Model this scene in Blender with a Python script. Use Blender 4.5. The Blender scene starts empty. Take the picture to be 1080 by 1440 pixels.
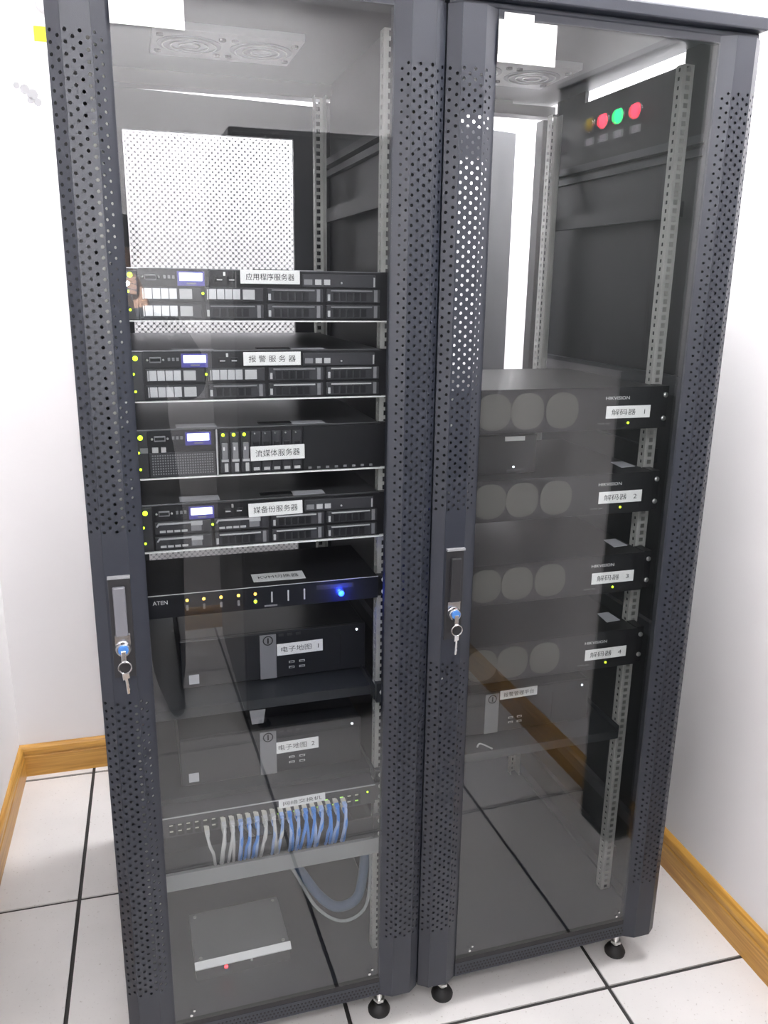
import bpy, bmesh, math, random
from mathutils import Vector, Matrix
random.seed(7)
scene = bpy.context.scene
COL = scene.collection

# ------------------------------------------------------------------ camera
PHI = -0.0277                      # the room stands slightly askew to the two cabinets
FPX, CAM = 1157.4, Vector((0.0827, -1.3734, 1.5598))
YAW, PITCH, ROLL = 0.3004, -0.2689, -0.0153
cam_data = bpy.data.cameras.new('camera')
cam = bpy.data.objects.new('camera', cam_data); COL.objects.link(cam)
fwd = Vector((math.sin(YAW)*math.cos(PITCH), math.cos(YAW)*math.cos(PITCH), math.sin(PITCH)))
rgt = Vector((math.cos(YAW), -math.sin(YAW), 0)); dwn = fwd.cross(rgt)
r2 = rgt*math.cos(ROLL) + dwn*math.sin(ROLL); d2 = dwn*math.cos(ROLL) - rgt*math.sin(ROLL)
m = Matrix((r2, -d2, -fwd)).transposed().to_4x4(); m.translation = CAM
cam.matrix_world = m
cam_data.sensor_fit = 'VERTICAL'; cam_data.sensor_height = 36.0; cam_data.lens = FPX/1440*36.0
cam_data.clip_start = 0.02
scene.camera = cam

# ------------------------------------------------------------------ world, exposure
w = bpy.data.worlds.new('world'); scene.world = w; w.use_nodes = True
w.node_tree.nodes['Background'].inputs[0].default_value = (0.9, 0.93, 1, 1)
w.node_tree.nodes['Background'].inputs[1].default_value = 0.05
vs = scene.view_settings
vs.view_transform = 'Standard'; vs.look = 'None'; vs.gamma = 1.0; vs.use_curve_mapping = False
vs.exposure = 0.0
LED_FRONT, LED_BEHIND, LED_REAR = 39.0, 64.0, 69.0     # radiance of the ceiling panels
FLASH_W = 22.0                      # the phone's own flash, beside the lens

fl = bpy.data.lights.new('phone_flash', 'POINT'); fl.energy = FLASH_W; fl.shadow_soft_size = 0.006
flo = bpy.data.objects.new('phone_flash', fl); COL.objects.link(flo)
flo.location = CAM + Vector((0.012, 0.0, -0.006))

# ------------------------------------------------------------------ materials
def new_mat(name):
    mt = bpy.data.materials.new(name); mt.use_nodes = True
    return mt, mt.node_tree, mt.node_tree.nodes['Principled BSDF']

def plain(name, col, rough=0.5, metal=0.0, bump=0.0, scale=600.0, var=0.0, vscale=8.0, spec=0.5):
    mt, nt, b = new_mat(name)
    b.inputs['Base Color'].default_value = (*col, 1); b.inputs['Roughness'].default_value = rough
    b.inputs['Metallic'].default_value = metal; b.inputs['Specular IOR Level'].default_value = spec
    tc = nt.nodes.new('ShaderNodeTexCoord')
    if var:
        n = nt.nodes.new('ShaderNodeTexNoise'); n.inputs['Scale'].default_value = vscale; n.inputs['Detail'].default_value = 4
        nt.links.new(tc.outputs['Object'], n.inputs['Vector'])
        mr = nt.nodes.new('ShaderNodeMapRange'); mr.inputs['To Min'].default_value = 1-var; mr.inputs['To Max'].default_value = 1+var
        nt.links.new(n.outputs['Fac'], mr.inputs['Value'])
        hv = nt.nodes.new('ShaderNodeHueSaturation'); hv.inputs['Color'].default_value = (*col, 1)
        nt.links.new(mr.outputs['Result'], hv.inputs['Value']); nt.links.new(hv.outputs['Color'], b.inputs['Base Color'])
    if bump:
        n = nt.nodes.new('ShaderNodeTexNoise'); n.inputs['Scale'].default_value = scale
        nt.links.new(tc.outputs['Object'], n.inputs['Vector'])
        bp = nt.nodes.new('ShaderNodeBump'); bp.inputs['Strength'].default_value = bump; bp.inputs['Distance'].default_value = 0.0006
        nt.links.new(n.outputs['Fac'], bp.inputs['Height']); nt.links.new(bp.outputs['Normal'], b.inputs['Normal'])
    return mt

def glow(name, col, strength, base=None):
    mt, nt, b = new_mat(name)
    b.inputs['Base Color'].default_value = (*(base or col), 1); b.inputs['Roughness'].default_value = 0.3
    b.inputs['Emission Color'].default_value = (*col, 1); b.inputs['Emission Strength'].default_value = strength
    return mt

def glass_mat(name, tint, f0):
    mt = bpy.data.materials.new(name); mt.use_nodes = True; nt = mt.node_tree; nt.nodes.clear()
    N = nt.nodes.new; L = nt.links.new
    out = N('ShaderNodeOutputMaterial'); mix = N('ShaderNodeMixShader')
    tr = N('ShaderNodeBsdfTransparent'); tr.inputs[0].default_value = (*tint, 1)
    gl = N('ShaderNodeBsdfGlossy'); gl.inputs['Roughness'].default_value = 0.004; gl.inputs[0].default_value = (1, 1, 1, 1)
    geo = N('ShaderNodeNewGeometry'); dot = N('ShaderNodeVectorMath'); dot.operation = 'DOT_PRODUCT'
    L(geo.outputs['Incoming'], dot.inputs[0]); L(geo.outputs['Normal'], dot.inputs[1])
    ab = N('ShaderNodeMath'); ab.operation = 'ABSOLUTE'; L(dot.outputs['Value'], ab.inputs[0])
    om = N('ShaderNodeMath'); om.operation = 'SUBTRACT'; om.inputs[0].default_value = 1; L(ab.outputs[0], om.inputs[1])
    pw = N('ShaderNodeMath'); pw.operation = 'POWER'; pw.inputs[1].default_value = 5; L(om.outputs[0], pw.inputs[0])
    ma = N('ShaderNodeMath'); ma.operation = 'MULTIPLY_ADD'; ma.inputs[1].default_value = 1-f0; ma.inputs[2].default_value = f0
    L(pw.outputs[0], ma.inputs[0]); L(ma.outputs[0], mix.inputs[0]); L(tr.outputs[0], mix.inputs[1]); L(gl.outputs[0], mix.inputs[2])
    L(mix.outputs[0], out.inputs[0])
    return mt

def wood_mat(name, axis):
    mt, nt, b = new_mat(name); N = nt.nodes.new; L = nt.links.new
    tc = N('ShaderNodeTexCoord'); mp = N('ShaderNodeMapping')
    sc = [28.0, 28.0, 28.0]; sc[axis] = 1.6
    mp.inputs['Scale'].default_value = sc; L(tc.outputs['Object'], mp.inputs['Vector'])
    n = N('ShaderNodeTexNoise'); n.inputs['Scale'].default_value = 2.2; n.inputs['Detail'].default_value = 6; n.inputs['Distortion'].default_value = 1.2
    L(mp.outputs['Vector'], n.inputs['Vector'])
    cr = N('ShaderNodeValToRGB'); e = cr.color_ramp.elements
    e[0].position = 0.3; e[0].color = (0.36, 0.17, 0.028, 1); e[1].position = 0.7; e[1].color = (0.62, 0.34, 0.075, 1)
    L(n.outputs['Fac'], cr.inputs['Fac']); L(cr.outputs['Color'], b.inputs['Base Color'])
    b.inputs['Roughness'].default_value = 0.35
    return mt

def tile_mat(name):
    mt, nt, b = new_mat(name); N = nt.nodes.new; L = nt.links.new
    tc = N('ShaderNodeTexCoord')
    n = N('ShaderNodeTexNoise'); n.inputs['Scale'].default_value = 140; n.inputs['Detail'].default_value = 3; L(tc.outputs['Object'], n.inputs['Vector'])
    n2 = N('ShaderNodeTexNoise'); n2.inputs['Scale'].default_value = 5; n2.inputs['Detail'].default_value = 4; L(tc.outputs['Object'], n2.inputs['Vector'])
    cr = N('ShaderNodeValToRGB'); e = cr.color_ramp.elements
    e[0].position = 0.25; e[0].color = (0.58, 0.54, 0.51, 1); e[1].position = 0.36; e[1].color = (0.80, 0.775, 0.76, 1)
    L(n.outputs['Fac'], cr.inputs['Fac'])
    mx = N('ShaderNodeMix'); mx.data_type = 'RGBA'; mx.blend_type = 'MULTIPLY'; mx.inputs['Factor'].default_value = 0.25
    L(cr.outputs['Color'], mx.inputs['A']); L(n2.outputs['Fac'], mx.inputs['B']); L(mx.outputs['Result'], b.inputs['Base Color'])
    b.inputs['Roughness'].default_value = 0.32
    return mt

M = dict(
    wall=plain('wall_paint', (0.83, 0.81, 0.815), 0.75, bump=0.15, scale=220, var=0.02, vscale=3),
    ceiling=plain('ceiling_paint', (0.85, 0.85, 0.85), 0.8),
    tile=tile_mat('floor_tile_vinyl'), joint=plain('floor_joint', (0.03, 0.028, 0.027), 0.7),
    wood_x=wood_mat('oak_skirting_along_wall', 0), wood_y=wood_mat('oak_skirting_side', 1),
    rack=plain('black_powder_coat', (0.016, 0.019, 0.028), 0.42, bump=0.35, scale=900, var=0.08, vscale=6),
    rack_dark=plain('black_inner_steel', (0.014, 0.015, 0.018), 0.5, bump=0.2, scale=700),
    rear_paint=plain('grey_black_rear_door', (0.05, 0.052, 0.058), 0.5),
    sheet_grey=plain('light_grey_mesh', (0.45, 0.45, 0.46), 0.5),
    galv=plain('galvanised_rail', (0.50, 0.50, 0.47), 0.5, 0.35, var=0.15, vscale=30),
    glass=glass_mat('smoked_door_glass', (0.90, 0.91, 0.915), 0.052),
    rubber=plain('black_rubber', (0.01, 0.01, 0.011), 0.6),
    chrome=plain('chrome', (0.75, 0.75, 0.76), 0.18, 1.0), zinc=plain('zinc_bolt', (0.7, 0.7, 0.68), 0.3, 0.9),
    blue_plastic=plain('blue_lock_cap', (0.05, 0.16, 0.42), 0.35),
    handle_grey=plain('grey_handle', (0.13, 0.13, 0.145), 0.4), handle_black=plain('black_handle', (0.02, 0.02, 0.022), 0.35),
    lid=plain('server_lid_steel', (0.22, 0.22, 0.23), 0.30, 0.8, var=0.06, vscale=12),
    face=plain('server_face_black', (0.011, 0.011, 0.013), 0.4), bezel=plain('dark_grey_plastic', (0.040, 0.040, 0.045), 0.4),
    silver=plain('silver_carrier', (0.55, 0.55, 0.56), 0.35, 0.35), slot=plain('black_slot', (0.006, 0.006, 0.007), 0.6),
    grey_plastic=plain('mid_grey_plastic', (0.22, 0.22, 0.23), 0.4), light_grey=plain('light_grey_plastic', (0.50, 0.50, 0.50), 0.45),
    paper=plain('white_label_paper', (0.86, 0.86, 0.84), 0.6), ink=plain('black_ink', (0.02, 0.02, 0.02), 0.7),
    white_ink=plain('white_print', (0.75, 0.75, 0.75), 0.6), card=plain('grey_white_card', (0.55, 0.55, 0.58), 0.5),
    lcd=glow('lcd_backlight', (0.62, 0.66, 1.0), 3.2), lcd_frame=plain('lcd_blue_bezel', (0.08, 0.07, 0.30), 0.3),
    led_green=glow('green_led', (0.55, 1.0, 0.02), 5.0), led_orange=glow('orange_led', (1.0, 0.55, 0.06), 6.0),
    led_dim=glow('dim_green_led', (0.5, 0.9, 0.15), 0.7),
    led_blue=glow('blue_led', (0.02, 0.09, 1.0), 9.0), led_red=glow('red_led', (1.0, 0.03, 0.04), 8.0), led_white=glow('white_led', (0.9, 0.95, 1.0), 3.0),
    lamp_red=glow('red_indicator_lens', (1.0, 0.05, 0.09), 22.0), lamp_green=glow('green_indicator_lens', (0.02, 1.0, 0.22), 20.0),
    lamp_yellow=plain('unlit_yellow_lens', (0.55, 0.40, 0.02), 0.25),
    pc_face=plain('desktop_black', (0.011, 0.012, 0.016), 0.28), shelf=plain('shelf_black', (0.024, 0.027, 0.032), 0.3),
    dec_face=plain('decoder_black', (0.010, 0.010, 0.012), 0.35), dec_top=plain('decoder_lid', (0.010, 0.010, 0.011), 0.40),
    grille=plain('fan_grille_grey', (0.075, 0.072, 0.064), 0.6),
    cable_blue=plain('blue_cable', (0.06, 0.25, 0.72), 0.4), cable_pale=plain('pale_blue_cable', (0.34, 0.47, 0.76), 0.4),
    cable_white=plain('white_grey_cable', (0.58, 0.58, 0.57), 0.45), cable_dark=plain('dark_blue_cable', (0.05, 0.09, 0.16), 0.5),
    cable_grey=plain('grey_cable', (0.30, 0.32, 0.32), 0.5), cable_black=plain('black_cable', (0.012, 0.012, 0.014), 0.5),
    plug=plain('clear_plug', (0.62, 0.60, 0.52), 0.25), bar=plain('grey_cable_bar', (0.20, 0.205, 0.21), 0.45),
    box_grey=plain('brushed_grey_box', (0.36, 0.37, 0.37), 0.38, 0.55, var=0.05, vscale=40),
    bright_edge=plain('painted_glint_edge', (0.92, 0.92, 0.90), 0.35, 0.0),  # plain white, standing in for light reflected along the edge
    dist=plain('dark_green_grey_enclosure', (0.05, 0.057, 0.053), 0.4), trunk=plain('dark_trunking', (0.045, 0.052, 0.05), 0.5),
    door=plain('dark_door_paint', (0.022, 0.023, 0.030), 0.4), smudge=plain('grey_scuff', (0.30, 0.30, 0.31), 0.8),
    yellow=plain('yellow_tag', (0.80, 0.86, 0.02), 0.5), led_panel=glow('led_ceiling_panel', (0.99, 0.985, 1.0), LED_FRONT), led_panel_rear=glow('led_ceiling_panel_rear', (0.99, 0.985, 1.0), LED_REAR), led_panel_back=glow('led_ceiling_panel_near_wall', (0.99, 0.985, 1.0), LED_BEHIND),
    cab_black=plain('black_cabinet_paint', (0.012, 0.0125, 0.016), 0.35), skin=plain('skin', (0.45, 0.27, 0.19), 0.5), jacket=plain('dark_jacket', (0.015, 0.016, 0.022), 0.85, bump=.4, scale=300), trousers=plain('dark_trousers', (0.014, 0.014, 0.018), 0.9), shoe=plain('black_shoe', (0.01, 0.01, 0.011), 0.4), hair=plain('black_hair', (0.008, 0.007, 0.007), 0.5), eye=plain('eye', (0.05, 0.04, 0.04), 0.2), lips=plain('lips', (0.35, 0.15, 0.12), 0.5),
    lamp_frame=plain('white_lamp_frame', (0.8, 0.8, 0.8), 0.4),
)

# ------------------------------------------------------------------ mesh builder
class MB:
    def __init__(s): s.v = []; s.f = []
    def add(s, vs_, fs):
        o = len(s.v); s.v += [tuple(p) for p in vs_]; s.f += [tuple(i+o for i in f) for f in fs]; return s
    def box(s, x0, x1, y0, y1, z0, z1):
        return s.add([(x0,y0,z0),(x1,y0,z0),(x1,y1,z0),(x0,y1,z0),(x0,y0,z1),(x1,y0,z1),(x1,y1,z1),(x0,y1,z1)],
                     [(0,3,2,1),(4,5,6,7),(0,1,5,4),(1,2,6,5),(2,3,7,6),(3,0,4,7)])
    def cyl(s, c, r, h, axis='z', n=16, r2=None):
        r2 = r if r2 is None else r2
        a = {'x':0,'y':1,'z':2}[axis]; pts = []
        for k, rr in ((0, r), (h, r2)):
            for i in range(n):
                t = 2*math.pi*i/n; q = [0,0,0]; q[a] = c[a]+k; q[(a+1)%3] = c[(a+1)%3]+rr*math.cos(t); q[(a+2)%3] = c[(a+2)%3]+rr*math.sin(t); pts.append(q)
        fs = [(i,(i+1)%n,n+(i+1)%n,n+i) for i in range(n)] + [tuple(range(n))[::-1], tuple(range(n,2*n))]
        return s.add(pts, fs)
    def lathe(s, c, prof, axis='z', n=20):
        a = {'x':0,'y':1,'z':2}[axis]; pts = []
        for rr, k in prof:
            for i in range(n):
                t = 2*math.pi*i/n; q = [0,0,0]; q[a] = c[a]+k; q[(a+1)%3] = c[(a+1)%3]+rr*math.cos(t); q[(a+2)%3] = c[(a+2)%3]+rr*math.sin(t); pts.append(q)
        fs = [(j*n+i, j*n+(i+1)%n, (j+1)*n+(i+1)%n, (j+1)*n+i) for j in range(len(prof)-1) for i in range(n)]
        fs += [tuple(range(n))[::-1], tuple(range((len(prof)-1)*n, len(prof)*n))]
        return s.add(pts, fs)
    def tube(s, path, r, n=8, sub=5):
        P = [Vector(p) for p in path]; pts = []
        for i in range(len(P)-1):
            p0 = P[max(i-1,0)]; p1 = P[i]; p2 = P[i+1]; p3 = P[min(i+2,len(P)-1)]
            for k in range(sub):
                t = k/sub
                pts.append(0.5*((2*p1)+(p2-p0)*t+(2*p0-5*p1+4*p2-p3)*t*t+(3*p1-p0-3*p2+p3)*t**3))
        pts.append(P[-1])
        up = Vector((0.31,0.77,0.56)).normalized(); vs_ = []; m_ = len(pts)
        for i, p in enumerate(pts):
            t = (pts[min(i+1,m_-1)]-pts[max(i-1,0)]).normalized()
            a = t.cross(up).normalized(); b = t.cross(a)
            vs_ += [p+r*(a*math.cos(2*math.pi*k/n)+b*math.sin(2*math.pi*k/n)) for k in range(n)]
        fs = [(j*n+i, j*n+(i+1)%n, (j+1)*n+(i+1)%n, (j+1)*n+i) for j in range(m_-1) for i in range(n)]
        fs += [tuple(range(n))[::-1], tuple(range((m_-1)*n, m_*n))]
        return s.add(vs_, fs)
    def torus(s, c, R, r, normal='y', n=20, m_=8):
        vs_ = []
        for i in range(n):
            t = 2*math.pi*i/n
            for j in range(m_):
                u = 2*math.pi*j/m_; rr = R+r*math.cos(u); k = r*math.sin(u)
                q = {'y':(rr*math.cos(t), k, rr*math.sin(t)), 'x':(k, rr*math.cos(t), rr*math.sin(t)), 'z':(rr*math.cos(t), rr*math.sin(t), k)}[normal]
                vs_.append((c[0]+q[0], c[1]+q[1], c[2]+q[2]))
        return s.add(vs_, [(i*m_+j, ((i+1)%n)*m_+j, ((i+1)%n)*m_+(j+1)%m_, i*m_+(j+1)%m_) for i in range(n) for j in range(m_)])
    def holecell(s, fr, u0, u1, v0, v1, r, sides=8):
        """a rectangle u0..u1 x v0..v1 with a hole in the middle; fr(u,v) -> 3D"""
        cu, cv = (u0+u1)/2, (v0+v1)/2
        out = [(u1,cv),(u1,v1),(cu,v1),(u0,v1),(u0,cv),(u0,v0),(cu,v0),(u1,v0)]
        if sides == 8: inn = [(cu+r*math.cos(math.pi*k/4), cv+r*math.sin(math.pi*k/4)) for k in range(8)]
        else: inn = [(cu+r,cv),(cu+r,cv+r),(cu,cv+r),(cu-r,cv+r),(cu-r,cv),(cu-r,cv-r),(cu,cv-r),(cu+r,cv-r)]
        return s.add([fr(*p) for p in out+inn], [(k,(k+1)%8,8+(k+1)%8,8+k) for k in range(8)])
    def quad(s, a, b, c, d): return s.add([a,b,c,d], [(0,1,2,3)])
    def build(s, name, mat, parent=None, smooth=False, bevel=0.0, solid=0.0):
        me = bpy.data.meshes.new(name); me.from_pydata(s.v, [], s.f); me.update()
        me.materials.append(M[mat] if isinstance(mat, str) else mat)
        if smooth:
            me.polygons.foreach_set('use_smooth', [True]*len(me.polygons))
            me.set_sharp_from_angle(angle=math.radians(40))
        o = bpy.data.objects.new(name, me); COL.objects.link(o); o.parent = parent
        if solid:
            md = o.modifiers.new('solid', 'SOLIDIFY'); md.thickness = solid; md.offset = 0
        if bevel:
            md = o.modifiers.new('bevel', 'BEVEL'); md.width = bevel; md.segments = 2; md.limit_method = 'ANGLE'
        return o

def B(x0, x1, y0, y1, z0, z1): return MB().box(x0, x1, y0, y1, z0, z1)

def tag(o, label=None, cat=None, group=None, kind=None):
    for k, val in (('label', label), ('category', cat), ('group', group), ('kind', kind)):
        if val: o[k] = val
    return o
def thing(name, label, cat, loc=(0,0,0), rotz=0.0, group=None):
    o = bpy.data.objects.new(name, None); COL.objects.link(o); o.location = loc; o.rotation_euler = (0,0,rotz)
    o.empty_display_size = 0.05
    return tag(o, label, cat, group)
def copy_part(o, parent, dx=0, dy=0, dz=0):
    c = o.copy(); COL.objects.link(c); c.parent = parent
    c.location = (o.location.x+dx, o.location.y+dy, o.location.z+dz)
    for ch in o.children:
        d = ch.copy(); COL.objects.link(d); d.parent = c
    return c

def text(name, body, parent, mat, size, loc, width=None, rot=(math.pi/2, 0, 0), spacing=1.0, height=None):
    """flat print: lettering turned into a thin mesh, facing -Y by default, centred on loc"""
    cu = bpy.data.curves.new(name, 'FONT'); cu.body = body; cu.size = size; cu.align_x = 'CENTER'; cu.align_y = 'CENTER'
    cu.space_character = spacing; cu.resolution_u = 2
    t = bpy.data.objects.new(name, cu); COL.objects.link(t)
    dg = bpy.context.evaluated_depsgraph_get(); dg.update()
    me = bpy.data.meshes.new_from_object(t.evaluated_get(dg)); bpy.data.objects.remove(t); bpy.data.curves.remove(cu)
    if len(me.vertices):
        xs = [v.co.x for v in me.vertices]; ys = [v.co.y for v in me.vertices]
        cx, cy = (min(xs)+max(xs))/2, (min(ys)+max(ys))/2
        sx = width/(max(xs)-min(xs)) if width else 1.0
        sy = height/(max(ys)-min(ys)) if height else 1.0
        for v in me.vertices: v.co.x = (v.co.x-cx)*sx; v.co.y = (v.co.y-cy)*sy
    me.materials.clear(); me.materials.append(M[mat])
    o = bpy.data.objects.new(name, me); COL.objects.link(o); o.parent = parent; o.location = loc; o.rotation_euler = rot
    return o

def name_label(parent, body, x0, x1, z0, z1, y, spacing=1.0, tilt=0.0, txtw=0.82):
    """printed white sticker on a front face (y = the face plane)"""
    p = B(-(x1-x0)/2, (x1-x0)/2, -0.0005, 0, -(z1-z0)/2, (z1-z0)/2).build('name_label', 'paper', parent)
    p.location = ((x0+x1)/2, y-0.0006, (z0+z1)/2); p.rotation_euler = (0, tilt, 0)
    p['label'] = 'white sticker with black Chinese lettering'
    text('lettering', body, p, 'ink', 0.012, (0, -0.0008, 0), width=(x1-x0)*txtw, height=(z1-z0)*0.50)
    return p

# ------------------------------------------------------------------ the room (u, v: room axes turned by PHI)
UL, UR, VB, VF, ZC = -0.368, 1.430, 1.217, -2.28, 2.65
JU, JV = -0.1457, 0.5756            # a crossing of floor joints
def room(o, **k):
    o.rotation_euler = (0, 0, PHI); return tag(o, **k)

floor = room(B(UL-.1, UR+.1, VF-.1, VB+.1, -0.05, -0.004).build('floor', 'joint'), kind='structure', label='white speckled raised floor of square tiles with black joints')
g = 0.005
def rnge(j, lo, hi):
    k = math.floor((lo-j)/.6); out = []
    while j+.6*k < hi:
        a, b = max(j+.6*k+g, lo), min(j+.6*(k+1)-g, hi)
        if b-a > 0.01: out.append((a, b))
        k += 1
    return out
for (a, b) in rnge(JU, UL, UR):
    for (c, d) in rnge(JV, VF, VB):
        B(a, b, c, d, -0.004, 0.0).build('floor_tile', 'tile', floor)
room(B(UL-.1, UR+.1, VB, VB+.1, 0, ZC).build('wall_back', 'wall'), kind='structure', label='white wall behind the two cabinets')
room(B(UL-.1, UL, VF, VB, 0, ZC).build('wall_left', 'wall'), kind='structure', label='white wall on the left')
room(B(UR, UR+.1, VF, VB, 0, ZC).build('wall_right', 'wall'), kind='structure', label='white wall on the right')
room(B(UL-.1, UR+.1, VF-.1, VF, 0, ZC).build('wall_front', 'wall'), kind='structure', label='white wall opposite the cabinets')
room(B(UL-.1, UR+.1, VF-.1, VB+.1, ZC, ZC+.1).build('ceiling', 'ceiling'), kind='structure', label='white ceiling')

def skirting(name, length, prof_dir, mat, origin, label):
    """profile: flat board, groove, rounded bead on top"""
    prof = [(0,0),(0.015,0),(0.015,0.070),(0.012,0.073),(0.012,0.077),(0.0145,0.080),(0.0145,0.090),(0.012,0.098),(0.008,0.104),(0.003,0.108),(0,0.108)]
    mb = MB(); n = len(prof)
    for t in (0, length):
        for dpt, z in prof:
            if prof_dir == 'y-': mb.v.append((t, -dpt, z))      # on the back wall, thickness towards -v
            if prof_dir == 'x+': mb.v.append((dpt, t, z))       # on the left wall
            if prof_dir == 'x-': mb.v.append((-dpt, t, z))      # on the right wall
            if prof_dir == 'y+': mb.v.append((t, dpt, z))
    mb.f = [(i,(i+1)%n,n+(i+1)%n,n+i) for i in range(n)] + [tuple(range(n)), tuple(range(n,2*n))[::-1]]
    o = mb.build(name, mat)
    me = o.data; bm = bmesh.new(); bm.from_mesh(me); bmesh.ops.recalc_face_normals(bm, faces=bm.faces); bm.to_mesh(me); bm.free()
    c, s = math.cos(PHI), math.sin(PHI); o.location = (c*origin[0]-s*origin[1], s*origin[0]+c*origin[1], 0)
    return room(o, kind='structure', label=label)
skirting('baseboard_back', UR-UL, 'y-', 'wood_x', (UL, VB), 'yellow oak skirting board along the back wall')
skirting('baseboard_left', VB-VF-.016, 'x+', 'wood_y', (UL, VF), 'yellow oak skirting board along the left wall')
skirting('baseboard_right', VB-VF-.016, 'x-', 'wood_y', (UR, VF), 'yellow oak skirting board along the right wall')
skirting('baseboard_front', UR-UL-.032, 'y+', 'wood_x', (UL+.016, VF), 'yellow oak skirting board on the wall opposite the cabinets')

def rot(u, v): c, s = math.cos(PHI), math.sin(PHI); return (c*u-s*v, s*u+c*v)
def ceiling_light(label, u, v, mat, sx=0.6, sy=0.6):
    x, y = rot(u, v); t = thing('ceiling_light', label, 'lamp', (x, y, ZC), PHI, 'ceiling panels'); h, k = sx/2, sy/2
    f = MB(); f.box(-h, h, -k, -k+.02, -.02, 0); f.box(-h, h, k-.02, k, -.02, 0); f.box(-h, -h+.02, -k+.02, k-.02, -.02, 0); f.box(h-.02, h, -k+.02, k-.02, -.02, 0)
    f.build('lamp_frame', 'lamp_frame', t); B(-h+.02, h-.02, -k+.02, k-.02, -.012, -.002).build('diffuser', mat, t)
ceiling_light('square white ceiling panel light in front of the cabinets, near the right wall', 0.98, -0.12, 'led_panel')
ceiling_light('long white ceiling panel light near the wall opposite the cabinets', 0.40, -1.98, 'led_panel_back', 1.2, 0.3)
ceiling_light('square white ceiling panel light behind the cabinets', 0.88, 0.88, 'led_panel_rear')

# scuff and tags on the back wall beside the left cabinet
sm = MB()
for (dx, dz, r_) in ((0,0,.012),(.018,-.012,.014),(-.02,.008,.008),(.03,-.03,.010),(.012,-.026,.008)):
    sm.cyl((dx, -.0008, dz), r_, .0008, 'y', 9)
o = tag(sm.build('scuff_mark', 'smudge'), 'small grey scuffed patch on the white wall left of the cabinets', 'scuff'); o.location = (-0.135, 1.2205, 2.05); o.rotation_euler.z = PHI
o = tag(B(-.030, .030, -.003, 0, -.018, .018).build('yellow_tag', 'yellow', bevel=.004), 'small yellow tag on the wall beside the left cabinet', 'tag'); o.location = (-0.070, 1.2185, 2.186); o.rotation_euler.z = PHI
o = tag(MB().lathe((0,0,0), [(.030,0),(.030,-.012),(.024,-.018),(.001,-.018)], 'y', 20).build('wall_socket_cover', 'card', smooth=True), 'round grey cover on the wall above the yellow tag', 'cover'); o.location = (-0.062, 1.2182, 2.262); o.rotation_euler.z = PHI

# distribution box on the right wall, mirrored in the right-hand glass door
x, y = rot(UR, -0.665)
t = thing('distribution_box', 'dark wall box with red and green indicator lamps, mirrored in right glass door', 'electrical box', (x, y, 1.35), PHI)
D = -0.088
B(D, -0.0005, -0.27, 0.27, 0, 0.77).build('enclosure', 'dist', t, bevel=.003)
B(D-.004, D, -0.245, 0.245, 0.03, 0.47).build('enclosure_door', 'dist', t, bevel=.0015)
B(D-.012, D+.001, -0.262, 0.262, 0.755, 0.768).build('top_lip', 'grey_plastic', t)
for yy, mt, lb in ((-.087,'lamp_yellow','unlit yellow lamp'),(-.021,'lamp_red','lit red lamp'),(.048,'lamp_green','lit green lamp'),(.122,'lamp_red','lit red lamp')):
    L_ = MB().lathe((D-.0005, yy, .635), [(.0175,0),(.0175,-.005),(.015,-.010),(.008,-.013),(.001,-.0135)], 'x', 20).build('indicator_lamp', mt, t, smooth=True); L_['label'] = lb
    MB().torus((D-.003, yy, .635), .0195, .0025, 'x').build('lamp_collar', 'chrome', t, smooth=True)
    B(D-.0015, D-.0002, yy-.018, yy+.018, .585, .603).build('lamp_caption', 'card', t)
MB().lathe((D-.0005, -.215, .60), [(.022,0),(.022,-.014),(.018,-.018),(.001,-.018)], 'x', 20).build('switch_knob', 'rubber', t, smooth=True)
x, y = rot(UR, -0.443)
t = thing('cable_trunking', 'dark vertical cable trunking running down from the wall box to the floor', 'trunking', (x, y, 0), PHI)
B(D, -0.017, -0.072, 0.072, 0, 1.349).build('channel', 'trunk', t, bevel=.002); B(D-.004, D, -0.066, 0.066, 0.002, 1.345).build('trunking_lid', 'trunk', t, bevel=.001)

# ------------------------------------------------------------------ server cabinets
ZB, ZT = 0.078, 1.990               # underside of the frame, top of the door
PITCH_H, HR = 0.0156, 0.0028
PROF = [(0.002, 0.0), (0.022, -0.014), (0.062, -0.014), (0.088, 0.0)]       # bowed stile, outside to inside
YG = -0.004                          # front of the glass

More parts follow.
